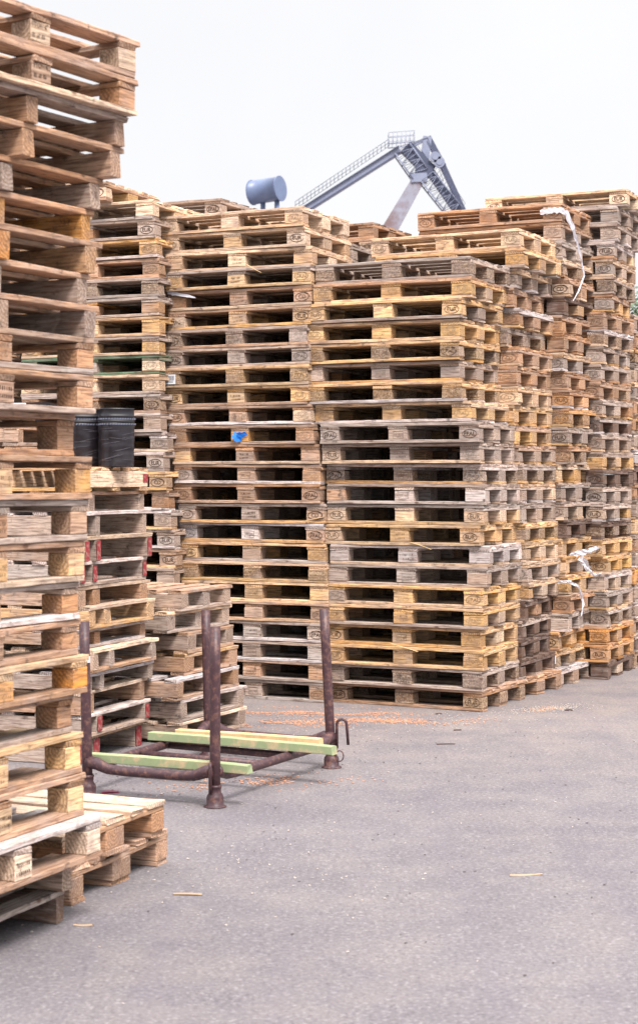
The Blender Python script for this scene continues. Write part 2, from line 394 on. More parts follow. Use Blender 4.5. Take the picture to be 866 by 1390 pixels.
# ------------------------------------------------------------------ wording
ORD=['','first','second','third','fourth','fifth','sixth','seventh','eighth','ninth','tenth','eleventh','twelfth','thirteenth','fourteenth','fifteenth']
TW=dict(y='yellow',o='orange',p='pale',b='brown',g='grey',w='whitish grey',d='dark grey',r='reddish',n='green')
def rank(n,tot,kind='ground'):
    if n==tot: return 'topmost pallet'
    if n==1: return 'bottom pallet on the ground'
    if n<=tot/2+.5: return ORD[n]+' pallet up from the ground'
    return ORD[tot-n+1]+' pallet down from the top'
def plabel(t,n,tot,where,extra=''):
    return TW[t]+' '+rank(n,tot)+' '+extra+'in '+where
POSE=dict(
A=[(25,-0.120,12.254,0.455),(24,-0.103,12.262,0.446),(23,-0.050,12.265,0.394),(22,-0.062,12.200,0.431),(21,-0.057,12.204,0.461),(20,-0.062,12.205,0.465),(19,-0.086,12.203,0.458),(18,-0.068,12.203,0.450),(17,-0.076,12.199,0.429),(16,-0.078,12.203,0.460),(15,-0.058,12.201,0.450),(14,-0.039,12.200,0.440),(13,0.003,12.198,0.416),(12,0.015,12.198,0.416),(11,0.006,12.199,0.430),(10,0.044,12.199,0.425),(9,0.032,12.202,0.455),(8,0.044,12.201,0.444),(7,0.058,12.197,0.420),(6,0.065,12.198,0.419),(5,0.074,12.195,0.401),(4,0.049,12.199,0.429),(3,0.049,12.199,0.429),(2,0.053,12.199,0.429),(1,0.055,12.204,0.458)],
B=[(22,1.046,11.724,0.467),(21,1.052,11.715,0.427),(20,0.981,11.688,0.468),(19,0.973,11.719,0.461),(18,0.969,11.719,0.466),(17,0.974,11.759,0.454),(16,0.989,11.731,0.443),(15,1.051,11.728,0.456),(14,1.099,11.668,0.430),(13,1.114,11.709,0.425),(12,1.135,11.747,0.451),(11,1.145,11.712,0.439),(10,1.141,11.719,0.451),(9,1.112,11.729,0.440),(8,1.177,11.728,0.417),(7,1.158,11.714,0.439),(6,1.133,11.701,0.444),(5,1.134,11.699,0.442),(4,1.120,11.733,0.455),(3,1.137,11.716,0.430),(2,1.127,11.727,0.455),(1,1.132,11.741,0.494)],
C=[(24,1.468,12.390,0.470),(23,1.490,12.349,0.483),(22,1.452,12.400,0.452),(21,1.422,12.401,0.407),(20,1.467,12.418,0.461),(19,1.375,12.399,0.485),(18,1.462,12.400,0.448),(17,1.450,12.400,0.447),(16,1.456,12.400,0.449),(15,1.424,12.399,0.491),(14,1.438,12.400,0.465),(13,1.463,12.399,0.476),(12,1.494,12.400,0.454),(11,1.487,12.400,0.453),(10,1.486,12.400,0.452),(9,1.509,12.400,0.444),(8,1.515,12.400,0.448),(7,1.529,12.400,0.452),(6,1.537,12.401,0.421),(5,1.508,12.401,0.383),(4,1.487,12.401,0.399),(3,1.482,12.401,0.407),(2,1.480,12.400,0.467),(1,1.467,12.398,0.533)],
D=[(26,1.868,13.072,0.460),(25,1.871,13.081,0.475),(24,1.873,13.079,0.496),(23,1.890,13.079,0.479),(22,1.935,13.085,0.439),(21,1.894,13.079,0.478),(20,1.877,13.079,0.482),(19,1.894,13.079,0.472),(18,1.888,13.079,0.474),(17,1.921,13.101,0.447),(16,1.936,13.082,0.466),(15,1.931,13.085,0.493),(14,1.926,13.086,0.472),(13,1.948,13.104,0.413),(12,1.845,13.078,0.522),(11,1.871,13.079,0.496),(10,1.892,13.080,0.467),(9,1.916,13.080,0.463),(8,1.872,13.078,0.504),(7,1.904,13.080,0.448),(6,1.924,13.080,0.463),(5,1.943,13.076,0.442),(4,1.926,13.087,0.405),(3,1.851,13.080,0.440),(2,1.835,13.080,0.461),(1,1.857,13.079,0.475)],
E=[(28,2.473,13.626,0.435),(27,2.400,13.624,0.439),(26,2.400,13.625,0.417),(25,2.376,13.625,0.391),(24,2.365,13.634,0.413),(23,2.373,13.629,0.393),(22,2.359,13.642,0.367),(21,2.289,13.619,0.489),(20,2.293,13.620,0.474),(19,2.285,13.620,0.448),(18,2.268,13.619,0.480),(17,2.257,13.619,0.490),(16,2.280,13.619,0.483),(15,2.254,13.619,0.505),(14,2.271,13.619,0.479),(13,2.279,13.619,0.493),(12,2.280,13.619,0.487),(11,2.279,13.619,0.473),(10,2.281,13.620,0.464),(9,2.266,13.619,0.479),(8,2.272,13.619,0.486),(7,2.326,13.646,0.418),(6,2.294,13.620,0.459),(5,2.312,13.620,0.439),(4,2.330,13.636,0.413),(3,2.310,13.617,0.454),(2,2.315,13.612,0.449),(1,2.327,13.629,0.423)],
K=[(25,-1.224,12.506,0.424),(24,-1.215,12.510,0.419),(23,-1.199,12.510,0.419),(22,-1.180,12.513,0.415),(21,-1.186,12.508,0.421),(20,-1.182,12.513,0.415),(19,-1.178,12.512,0.417),(18,-1.181,12.515,0.413),(17,-1.180,12.521,0.404),(16,-1.182,12.523,0.401),(15,-1.169,12.527,0.392),(14,-1.172,12.521,0.403),(13,-1.120,12.527,0.389),(12,-1.147,12.507,0.423),(11,-1.131,12.500,0.430),(10,-1.107,12.518,0.407),(9,-1.092,12.513,0.414),(8,-1.068,12.522,0.399),(7,-1.054,12.525,0.392),(6,-1.070,12.513,0.414)])
# ------------------------------------------------------------------ EUR stacks: (number from ground, corner x, corner y, angle)
def corner_to_centre(cx,cy,t,L=1.2,D=.8):
    d=(C3(t),-S3(t)); s=(S3(t),C3(t))
    return (cx-L/2*d[0]+D/2*s[0], cy-L/2*d[1]+D/2*s[1]), -t
def gen(c0,n,seed,jit=.02,tj=.02,t=.45,drift=(0,0)):
    r=random.Random(seed); out=[]
    for i in range(n,0,-1):
        k=i/n; out.append((i,c0[0]+drift[0]*k+r.gauss(0,jit),c0[1]+drift[1]*k+r.gauss(0,jit*.6),t+r.gauss(0,tj)))
    return out
ELLA='EPAL'
STK={ # key: (poses, tones top->bottom, pitch, base z, where, group, stamps top->bottom)
'A':(POSE['A'],'ppp ybygg yybbbbbgwyyybggbg',.144,0,'the wide stack left of centre','pallets in the stack left of centre',{25:'EPAL',20:'UIC',22:'GKN',9:'EPAL',8:'DB',16:'EUR',14:'CD',24:'EUR'}),
'B':(POSE['B'],'gyyyygyyggwwpywgyyyygb',.144,0,'the front stack in the centre','pallets in the front centre stack',{22:None,21:'EUR',20:'EUR',19:'EUR',18:'EPAL',17:None,16:'EUR',15:'EPAL',14:'EPAL',13:'EUR',12:'EPAL',11:None,10:'EUR',9:'EUR',8:None,6:'EPAL',5:'EPAL',4:'EUR',3:'EUR',2:None,1:'EUR'}),
'C':(POSE['C'],'pygbbgbbpyyggggypgyddddb',.144,0,'the first stack behind front centre','pallets in the first stack behind front centre',{23:'EPAL',17:'WORLD',24:'EUR'}),
'D':(POSE['D'],'bggbbdbbgboogbyggdyyybgoyg',.1445,0,'the second stack behind front centre','pallets in the second stack behind front centre',{16:'EUR',15:'EUR',17:'EUR'}),
'E':(POSE['E'],'pgggggybbggbgdgydggdyygggood',.1415,0,'the tallest stack at far right','pallets in the tall right hand stack',{28:'EUR',24:'EUR',22:'EUR',7:'EUR',3:'EUR',2:'EUR'}),
'K':([(27,-1.58,12.56,.42)]+[(q[0]+1,)+q[1:] for q in POSE['K'][:20]]+[(i,-1.06+.003*i,12.51,.41) for i in range(6,2,-1)],'bpgybpoyygpbgggybggbgbgb',.144,-.052,'the stack behind the black baskets','pallets in the stack behind the baskets',{26:None,25:'EUR',24:'EUR',19:'EUR',18:'EUR',17:'EUR',14:'EUR',13:'EUR',12:'CD',11:'EUR',10:'EUR'}),
'K2':(gen((-.74,13.17),27,5),'ggbgpgybgbgybgbgybgdbgybgbg',.141,0,'the stack peeking behind left centre','pallets in the stack peeking behind left centre',{}),
'K3':(gen((-2.42,13.06),24,15),'gybgbygbpgbgybgbgybgbgyb',.144,0,'the stack glimpsed beyond the near left stack','pallets glimpsed beyond the near left stack',{}),
'A2':(gen((.29,13.05),24,6,drift=(-.04,0)),'gybgbdgpbgbyggbdgbpgbygb',.143,0,'the hidden stack behind left centre','pallets in the hidden stack behind left centre',{}),  # unseen stack, added so the openings in front of it read dark
'G':(gen((.46,14.42),27,8,.012),'bbgbgygbdgpgbgybgdgbgybgbgd',.1412,0,'the distant stack in the centre gap','pallets in the distant stack in the centre gap',{}),
'F':(gen((2.69,14.42),21,9,.008),'gboggbogwdbgybgogwbdb',.144,0,'the stack cut by the right edge','pallets in the stack cut off by the right edge',{}),
}
ST_OBJ={}
for key,(poses,tn,pitch,z0,where,group,stm) in STK.items():
    tn=tn.replace(' ',''); rnd=random.Random(sum(map(ord,key))*3); tot=max(p[0] for p in poses)
    hidden=key in('A2',)
    for i,(n,cx,cy,t) in enumerate(poses):
        T=tn[i] if i<len(tn) else rnd.choice('gbybp')
        (x,y),yaw=corner_to_centre(cx,cy,t)
        td=T if rnd.random()<(.75 if key in 'AB' else .55) else rnd.choice({'y':'ypbg','o':'oybg','p':'pygw','b':'bpgw','g':'gbwp','w':'wwgp','d':'dgb'}[T])
        tl=T if rnd.random()<.4 else rnd.choice('ggbpyw')
        if key in('A','B','E') and T in 'yp' : pass
        st=stm.get(n,rnd.choice((None,None,'EUR','EPAL','CD')))
        if st is None: stamps=(None,rnd.choice(('CODE2','CODE')),None)
        else:
            stamps=(st,rnd.choice(('CODE','CODE2',None)),st if st!='UIC' else 'EUR')
        chips=[int(rnd.random()<.12)]*3
        if key=='A' and n==19: chips=[1,1,0]
        if key=='B' and n==15: T='y'
        deck=EUR_LAY
        if key=='K' and n==18: td=tl='n'
        if key=='B' and n==15: td='p'
        tilt=(rnd.gauss(0,.0015),rnd.gauss(0,.0022))
        tilt=(tilt[0],tilt[1])
        p=eur_pallet('wooden_pallet',(x,y,z0+(n-1)*pitch),yaw,(T,td,tl),pitch/.144,stamps,chips,tilt,rnd,deck=deck)
        if tot-n+1>15 and n>15: nn=n
        tag(p,'pallet with green stained deck boards in the stack behind the black baskets' if key=='K' and n==18 else plabel(T,n,tot,where),'pallet',group)
        ST_OBJ[(key,n)]=p
# the two thin pallets under stack K
for n,z in ((2,.118),(1,0)):
    (x,y),yaw=corner_to_centre(-1.05,12.5,.41)
    p=stringer_pallet('wooden_pallet',(x,y,z),yaw,('g','g','g'),1.2,.8,.1175,0,.07)
    tag(p,'thin grey '+('second lowest' if n==2 else 'lowest')+' pallet under the stack behind the black baskets','pallet',STK['K'][5])

# ------------------------------------------------------------------ stacks whose visible face runs away from the lens
def far_corner_to_centre(cx,cy,t,L,D):
    s=(S3(t),C3(t)); md=(-C3(t),S3(t))
    return (cx-s[0]*L/2+md[0]*D/2, cy-s[1]*L/2+md[1]*D/2), math.pi/2-t
# near left stack L, top to bottom: (pixel x of block end, z of deck top, kind, tones, overhang)
LT=[(184,3.230,'W','pbb',.03,'YTONG'),(184,3.086,'W','bbp',.02,'YTONG'),(168,2.950,'S','bgb',.04,None),(163,2.836,'S','bbb',.05,None),(135,2.722,'S','gbg',.04,None),
(124,2.606,'S','obo',.03,None),(130,2.490,'S','obo',.05,None),(118,2.372,'S','gbw',.02,None),(129,2.254,'S','gbg',.05,None),(127.5,2.136,'W','bbg',.0,'YTONG'),
(127.5,2.0,'W','bbg',.01,None),(100,1.857,'W','bbb',.0,None),(125,1.702,'W','ybb',.0,None),(119,1.546,'W','bgg',.0,None),(115,1.396,'W','ybp',.0,None),
(107,1.246,'W','bgw',.0,None),(105,1.108,'W','bbb',.05,None),(118,.978,'W','oyb',.02,None),(98,.838,'W','bbg',.0,None),(110,.693,'W','yyb',.02,None),
(113.6,.545,'W','ybb',.02,None),(137,.390,'W','pwb',.0,None),(96,.238,'S','gbg',.02,None),(87,.118,'S','dgg',.03,None)]
rl=random.Random(77)
LL=len(LT)
for i,(px,zt,kind,tn,ov,stp) in enumerate(LT):
    zb=LT[i+1][1] if i+1<LL else 0.0
    h=zt-zb-.0006; k=i/(LL-1); t=.58*(1-k)+.43*k if i<16 else .43
    Y=6.2+ (0.0 if i!=21 else .0); X=(px-CXP)/F_PX*Y
    (x,y),yaw=far_corner_to_centre(X,Y,t+rl.gauss(0,.008),1.0,1.2)
    w='the nearest stack at left edge'
    if kind=='W':
        p=block_pallet('wooden_pallet',(x,y,zb),yaw,tn,1.0,1.2,h,ov,(stp if stp else 'CODE2',stp or 'CODE2',None),rl)
    else:
        p=stringer_pallet('wooden_pallet',(x,y,zb),yaw,tn,1.0,1.2,h,ov,.055,bottoms=0,rnd=rl)
    n=LL-i
    tag(p,plabel(tn[0],n,LL,w),'pallet','pallets in the near left stack')
# red-marked stack M
MT=[(201,1.690,'X','ypy',.02),(195,1.550,'S','gbg',.05),(199,1.432,'S','gww',.06),(205,1.293,'S','gpb',.05),(198,1.150,'S','gwg',.04),(199,1.007,'S','bpp',.05),
(208,.895,'S','ypy',.04),(197,.765,'S','bww',.08),(212,.653,'S','gpb',.05),(207,.519,'S','gwb',.03),(196,.412,'S','bpg',.08),(202,.282,'S','gwg',.05),(191,.147,'S','gpb',.06)]
for i,(px,zt,kind,tn,ov) in enumerate(MT):
    zb=MT[i+1][1] if i+1<len(MT) else 0.0
    h=zt-zb-.0006; Y=10.3; X=(px-CXP)/F_PX*Y; t=.375+rl.gauss(0,.012)
    if kind=='X':
        (x,y),yaw=far_corner_to_centre(X,Y,t,.8,1.0)
        # turned a quarter: its stringer's long side is what shows
        p=stringer_pallet('wooden_pallet',(x,y,zb),yaw-math.pi/2,('p','p','y'),1.0,.8,h,0,.06,rnd=rl,bottoms=1)
        for yy,ww in ((.365,.06),(-.37,.03)):
            bm=bmesh.new(); bbox(bm,.5005,.5025,yy-ww/2,yy+ww/2,h*.35,h*.72); link('red_dab',mesh_from(bm,'red_dab_mesh',[M_RED]),p)
    else:
        (x,y),yaw=far_corner_to_centre(X,Y,t,.8,1.2)
        sw=rl.uniform(.05,.08); e=.4-sw/2
        p=stringer_pallet('wooden_pallet',(x,y,zb),yaw,tn,.8,1.2,h,ov,sw,(-e,-e+rl.uniform(.10,.2),e),bottoms=rl.choice((0,1,0)),rnd=rl,red=i in(3,4,11,12),gap=6)
    tag(p,plabel(tn[0],len(MT)-i,len(MT),'the red marked stack'),'pallet','pallets in the red marked stack')
# low stack N behind the rack
NT=[(313.6,.930,'S','gbg',.04),(311,.800,'S','gpg',.05),(316.6,.668,'S','gbb',.02),(322.6,.535,'S','byb',.02),(324,.402,'S','bwb',.02),(331,.270,'S','gwg',.05),(333,.135,'S','gpg',.04)]
for i,(px,zt,kind,tn,ov) in enumerate(NT):
    zb=NT[i+1][1] if i+1<len(NT) else 0.0
    h=zt-zb-.0006; Y=11.05; X=(px-CXP)/F_PX*Y; t=.44+rl.gauss(0,.03)
    w_=(.66,.74,.62,.66,.86,.82,.84)[i]
    (x,y),yaw=far_corner_to_centre(X,Y,t,w_,1.15)
    p=stringer_pallet('wooden_pallet',(x,y,zb),yaw,tn,w_,1.15,h,ov,rl.uniform(.07,.11),bottoms=1,rnd=rl,gap=7)
    tag(p,plabel(tn[0],len(NT)-i,len(NT),'the low stack behind the rack'),'pallet','pallets in the low stack')
# two loose pallets at the foot of the near stack
for n,(cx,cy,t,z,tn) in enumerate(((-.94,6.41,.385,0,('b','b','b')),(-.955,6.30,.40,.144,('b','p','b')))):
    (x,y),yaw=corner_to_centre(cx,cy,t)
    p=eur_pallet('wooden_pallet',(x,y,z),yaw,tn,1,(None,None,None),(0,0,0),rnd=rl)
    tag(p,('lower' if n==0 else 'upper')+' of two loose pallets on the asphalt beside the nearest stack','pallet','loose pallets on the asphalt')

# ------------------------------------------------------------------ labels, stickers and straps on the stacks
def on_front(key,n,u,w,z,h,mat,name,label,cat,lift=.004,side=False,ink=None,shape=None):
    """a thin flat thing stuck on a pallet: u along the face from its left end"""
    p=ST_OBJ[(key,n)]; bm=bmesh.new()
    if side: 
        x0=.6+lift; pts=[(x0,u+a*w,z+b*h) for a,b in (shape or ((-.5,-.5),(.5,-.5),(.5,.5),(-.5,.5)))]; dv=Vector((.0012,0,0))
    else:
        y0=-.4-lift; pts=[(-.6+u+a*w,y0,z+b*h) for a,b in (shape or ((-.5,-.5),(.5,-.5),(.5,.5),(-.5,.5)))]; dv=Vector((0,-.0012,0))
    v0=[bm.verts.new(q) for q in pts]; v1=[bm.verts.new(Vector(q)+dv) for q in pts]; k=len(pts)
    bm.faces.new(v1); bm.faces.new(list(reversed(v0)))
    for i in range(k): bm.faces.new((v0[i],v0[(i+1)%k],v1[(i+1)%k],v1[i]))
    bmesh.ops.recalc_face_normals(bm,faces=bm.faces[:])
    mats=[mat]
    if ink:
        mats.append(M_INK); r=random.Random(3); y1=-.4-lift-.0018
        x=-.6+u-w*.38
        while x<-.6+u+w*.36:
            q=r.uniform(.0015,.004); bbox(bm,x,x+q,y1,y1+.0004,z-h*.1,z+h*.36,1); x+=q+r.uniform(.002,.004)
        for zz in (-.2,-.32): bbox(bm,-.6+u-w*.38,-.6+u+w*.3,y1,y1+.0004,z+h*zz,z+h*zz+.003,1)
    o=link(name,mesh_from(bm,name+'_mesh',mats)); o.matrix_world=Matrix.LocRotScale(p.location,p.rotation_euler,p.scale)
    tag(o,label,cat); return o
def blob(n,seed,a=.5):
    r=random.Random(seed); return [(a*C3(2*math.pi*i/n)*r.uniform(.55,1.1),a*S3(2*math.pi*i/n)*r.uniform(.55,1.15)) for i in range(n)]
on_front('A',17,.06,.095,.062,.072,M_LABEL,'paper_label','white printed barcode label stapled to a yellow block left of centre','label',ink=True)
on_front('D',17,.40,.05,.062,.075,M_REDF,'plastic_tag','red plastic tag on the middle side block of a brown pallet','tag',side=True)
on_front('D',11,.42,.035,.060,.05,M_WHITE,'paper_tag','small white paper tag on a yellow side block','tag',side=True)
on_front('C',2,.36,.035,.075,.06,M_WHITE,'paper_scrap','small white paper scrap low on the side of the stacks','paper scrap',side=True)
def ribbon(name,pts,w,label,cat,mat=None,seed=1,crumple=.006,par=None):
    """crumpled band following world points; w is across (world vector per point or scalar vertical)"""
    r=random.Random(seed); bm=bmesh.new(); rows=[]; P=[Vector(p) for p in pts]; Q=[]
    for i in range(len(P)-1):
        for k in range(5): Q.append((P[i].lerp(P[i+1],k/5),w[i]*(1-k/5)+w[i+1]*k/5,i))
    Q.append((P[-1],w[-1],len(P)-1))
    for j,(p,ww,i) in enumerate(Q):
        d=(Q[min(j+1,len(Q)-1)][0]-Q[max(j-1,0)][0]).normalized()
        nrm=Vector((.35,-.93,0)); ac=d.cross(nrm).normalized()
        row=[]; ww*=r.uniform(.75,1.15); p=p+ac*r.uniform(-.12,.12)*ww
        for s in (-.5,-.17,.17,.5): row.append(bm.verts.new(p+ac*ww*s+nrm*(r.uniform(0,crumple)+.006)+d*r.uniform(-.004,.004)))
        rows.append(row)
    for a,b2 in zip(rows,rows[1:]):
        for k in range(3): bm.faces.new((a[k],a[k+1],b2[k+1],b2[k]))
    bmesh.ops.recalc_face_normals(bm,faces=bm.faces[:]); bmesh.ops.solidify(bm,geom=bm.faces[:],thickness=.0015); bmesh.ops.recalc_face_normals(bm,faces=bm.faces[:])
    o=link(name,mesh_from(bm,name+'_mesh',[mat or M_WHITE])); tag(o,label,cat); return o
def pt(px,py,Y): return ((px-CXP)/F_PX*Y, Y, EYE+(HOR-py)/F_PX*Y)
def on_side(key,n,v,z,lift=.01):
    p=ST_OBJ[(key,n)]; m=Matrix.LocRotScale(p.location,p.rotation_euler,p.scale); return m@Vector((.6+lift,-.4+v,z))
def on_face(key,n,u,z,lift=.01):
    p=ST_OBJ[(key,n)]; m=Matrix.LocRotScale(p.location,p.rotation_euler,p.scale); return m@Vector((-.6+u,-.4-lift,z))
ribbon('packing_strap',[on_face('D',26,1.03,.075),on_face('D',26,1.12,.085),on_face('D',26,1.2,.08),on_side('D',26,.06,.06,.02),on_side('D',26,.13,-.05,.05),on_side('D',25,.22,.0,.05),
   on_side('D',25,.33,-.14,.05),on_side('D',24,.36,-.10,.05),on_side('D',24,.22,-.24,.05),on_side('D',23,.08,-.18,.04)],[.040,.042,.040,.040,.034,.026,.016,.014,.012,.006],
   'white crumpled strap hanging from the corner of a top pallet','strap',seed=3,crumple=.007)
ribbon('plastic_scrap',[on_face('A',14,.545,.075),on_face('A',14,.585,.055),on_face('A',14,.62,.068),on_face('A',14,.655,.082)],[.045,.085,.05,.03],'bright blue torn plastic scrap on a middle block','plastic scrap',mat=M_BLUE,seed=4,crumple=.005)
ribbon('plastic_film',[on_side('D',8,.05,.02,.03),on_side('D',8,.3,.03,.04),on_side('D',8,.62,.05,.05),on_side('D',8,.8,.06,.03)],[.012,.05,.035,.006],'white torn film hanging on a yellow pallet low at right','film',seed=5,crumple=.03,mat=M_CLEAR)
ribbon('plastic_film',[on_side('D',8,.28,.0,.04),on_side('D',7,.35,.05,.06),on_side('D',7,.5,-.01,.06),on_side('D',6,.75,.13,.05)],[.06,.045,.022,.010],'white film shred trailing from the knot of torn film at right','film',seed=6,crumple=.03,mat=M_CLEAR)
ribbon('plastic_film',[on_face('D',6,.98,.08,.02),on_face('D',6,1.1,.09,.02),on_face('D',6,1.2,.10,.03),on_side('D',6,.1,.06,.04),on_side('D',5,.17,.08,.04),on_side('D',5,.12,-.03,.04)],[.010,.02,.024,.02,.018,.008],'white knotted plastic strip hanging below the torn film','film',seed=8,crumple=.02,mat=M_CLEAR)
ribbon('packing_tape',[on_face('A',21,.0,.14,.01),on_face('A',21,.12,.115,.012),on_face('A',21,.24,.09,.012)],[.03,.028,.008],'loose end of white packing tape on the left centre stack','tape',seed=9,crumple=.004)

# ------------------------------------------------------------------ black baskets on the red-marked stack
M_CREASE_GLINT=paint_mat('film_glint',srgb(104,100,110),.3,None)  # lighter than the film: glints along its creases, put into the colour
def basket(px,Y,r,h,z,label):
    X=(px-CXP)/F_PX*Y; root=empty('basket_bundle',(X,Y,z)); rnd=random.Random(int(px))
    # body: rounded square wrapped in film, slightly wider at the top
    def ring(bm,rr,zz,seg=40,wob=0):
        vs=[]
        for k in range(seg):
            a=2*math.pi*k/seg; sq=1/(abs(C3(a))**4.5+abs(S3(a))**4.5)**(1/4.5)
            q=rr*(.35+.65*sq)*.95+wob*noise.noise((a*1.3,zz*30,rr*9))
            vs.append(bm.verts.new((q*C3(a+.3),q*S3(a+.3),zz)))
        return vs
    def loft(bm,rings,cap=True):
        for a,b2 in zip(rings,rings[1:]):
            n=len(a)
            for k in range(n):
                f=bm.faces.new((a[k],a[(k+1)%n],b2[(k+1)%n],b2[k])); f.smooth=True
        if cap: bm.faces.new(list(reversed(rings[0]))); bm.faces.new(rings[-1])
    bm=bmesh.new(); hb=h*.75; loft(bm,[ring(bm,r*(.97+.03*i/80)+(.0013 if i%2 else 0),hb*i/80,wob=.004) for i in range(81)])
    link('wrapped_body',mesh_from(bm,'wrapped_body_mesh',[M_FILM]),root)
    bm=bmesh.new()
    prof=[(.995,hb),(1.015,hb+.004),(1.015,hb+.012),(.985,hb+.016),(.985,hb+.03),(1.01,hb+.034),(1.01,hb+.042),(.98,hb+.046),(.98,h-.01),(1.0,h-.006),(1.0,h),(.93,h),(.93,h-.05)]
    loft(bm,[ring(bm,r*a,z_) for a,z_ in prof])
    link('rim',mesh_from(bm,'rim_mesh',[M_BLACK]),root)
    bm=bmesh.new()
    for row,zz in enumerate((hb+.019,hb-.012)):
        for k in range(44):
            a=2*math.pi*(k+.5*row)/44; sq=1/(abs(C3(a))**4.5+abs(S3(a))**4.5)**(1/4.5); q=r*(.35+.65*sq)*.95*(.99 if row==0 else 1.0)+.004
            c=Vector((q*C3(a+.3),q*S3(a+.3),zz)); tn=Vector((-S3(a+.3),C3(a+.3),0)); o_=Vector((C3(a+.3),S3(a+.3),0))*.002
            lean=.006
            v=[bm.verts.new(c-tn*.003+o_),bm.verts.new(c+tn*.003+o_),bm.verts.new(c+tn*(.003+lean)+Vector((0,0,.009))+o_),bm.verts.new(c+tn*(-.003+lean)+Vector((0,0,.009))+o_)]
            bm.faces.new(v)
    link('rim_slots',mesh_from(bm,'rim_slots_mesh',[M_SLOT]),root)
    bm=bmesh.new()
    for k in range(14):
        z0=rnd.uniform(.02,hb*.9); a0=rnd.uniform(-2.9,-.9); pts=[]; sl_=rnd.uniform(-.003,.009)*(1 if k%3 else .3)
        for j in range(9):
            a=a0+j*.12; sq=1/(abs(C3(a-.3))**4.5+abs(S3(a-.3))**4.5)**(1/4.5); q=r*(.35+.65*sq)*.95*1.0+.002
            pts.append((q*C3(a),q*S3(a),z0+j*sl_*.6))
        tube(bm,pts,.0007,4)
    link('film_crease',mesh_from(bm,'film_crease_mesh',[M_CREASE_GLINT],True),root)
    tag(root,label,'basket bundle','black basket bundles on the pallets'); return root
basket(158,9.95,.108,.342,1.691,'black film wrapped basket bundle standing rightmost on the red marked stack')
basket(113,10.10,.115,.345,1.691,'black film wrapped basket bundle left of its taller twin on the pallets')
# labelled black crate seen through the near stack
for i,(z,nm) in enumerate(((1.691,'lower'),(1.811,'upper'))):
    p=stringer_pallet('wooden_pallet',(-1.84,10.22,z),math.pi/2-.38,('b','b','g'),.72,.5,.1185,.01,.06,bottoms=1,rnd=rl,gap=4)
    tag(p,nm+' small brown pallet carrying the labelled black crate behind the nearest stack','pallet','small pallets under the crate')
root=empty('plastic_crate',(-1.72,10.1,1.931),(0,0,-.1))
bm=bmesh.new(); bbox(bm,-.14,.14,-.12,.12,0,.10)
for k in range(14): bbox(bm,-.136+k*.0205,-.128+k*.0205,-.124,-.118,.008,.094)
link('crate_body',mesh_from(bm,'crate_body_mesh',[M_BLACK]),root)
bm=bmesh.new(); bbox(bm,-.15,.15,-.13,.13,.101,.14); bmesh.ops.bevel(bm,geom=bm.edges[:],offset=.006,segments=2,affect='EDGES'); link('crate_rim',mesh_from(bm,'crate_rim_mesh',[M_BLACK]),root)
bm=bmesh.new(); bbox(bm,-.09,.01,-.1325,-.1308,.104,.137)
for k in range(12): bbox(bm,-.085+k*.0075,-.082+k*.0075,-.1334,-.1327,.110,.131,1)
link('crate_label',mesh_from(bm,'crate_label_mesh',[M_LABEL,M_INK]),root)
tag(root,'black plastic crate with a white label glimpsed through the nearest stack','crate')

# ------------------------------------------------------------------ steel post rack
rk=empty('stacking_rack',(-.56,9.1,0))
FT=dict(front=(-.512,8.354),left=(-1.18,8.645),right=(.07,9.493),back=(-.645,9.93))
lean={'front':(-.0,.0),'left':(-.02,.01),'right':(-.042,.01),'back':(-.02,.01)}
hp={'front':.89,'left':.89,'right':.89,'back':.85}
RO=Vector(rk.location)
for k,(x,y) in FT.items():
    lx,ly=lean[k]; h=hp[k]
    bm=bmesh.new(); tube(bm,[(x+lx*q,y+ly*q,.05+(h-.05)*q)-RO if False else Vector((x+lx*q,y+ly*q,.05+(h-.05)*q))-RO for q in (0,.25,.5,.75,1)],.0265,16)
    po=link('post',mesh_from(bm,'post_mesh',[M_RACK]),rk)
    bm=bmesh.new(); lathe(bm,[(.055,0),(.057,.004),(.05,.008),(.042,.012),(.043,.045),(.040,.058),(.030,.072),(.030,.095),(.033,.098),(.033,.106),(.027,.11)],24,(x-RO.x,y-RO.y,0))
    link('foot_cup',mesh_from(bm,'foot_cup_mesh',[M_RACK]),po)
def bar(a,b_,z=.14,r=.0245,goose=True,name='rail'):
    a=Vector((*a,0));b_=Vector((*b_,0)); d=(b_-a); L=d.length; d/=L; bm=bmesh.new()
    if goose: pts=[a+d*.0+Vector((0,0,z+.035)),a+d*.05+Vector((0,0,z+.03)),a+d*.12+Vector((0,0,z+.006)),a+d*.2+Vector((0,0,z))]+[a+d*(L*q)+Vector((0,0,z)) for q in (.4,.6)]+[b_-d*.2+Vector((0,0,z)),b_-d*.12+Vector((0,0,z+.006)),b_-d*.05+Vector((0,0,z+.03)),b_+Vector((0,0,z+.035))]
    else: pts=[a+Vector((0,0,z)),(a+b_)/2+Vector((0,0,z)),b_+Vector((0,0,z))]
    rad=[r*1.35,r*1.3,r*1.1]+[r]*(len(pts)-6)+[r*1.1,r*1.3,r*1.35] if goose else None
    tube(bm,[p-RO for p in pts],r,14,radii=rad); return link(name,mesh_from(bm,name+'_mesh',[M_RACK]),rk)
bar(FT['front'],FT['left']); bar(FT['front'],FT['right']); bar(FT['left'],FT['back']); bar(FT['back'],FT['right'])
lm=Vector(FT['left']).lerp(Vector(FT['back']),.38); rm=Vector(FT['front']).lerp(Vector(FT['right']),.38)
bar(lm,rm,.137,.021,False,'crossbar')
lm=Vector(FT['left']).lerp(Vector(FT['back']),.62); rm=Vector(FT['front']).lerp(Vector(FT['right']),.62)
bar(lm,rm,.137,.021,False,'crossbar')
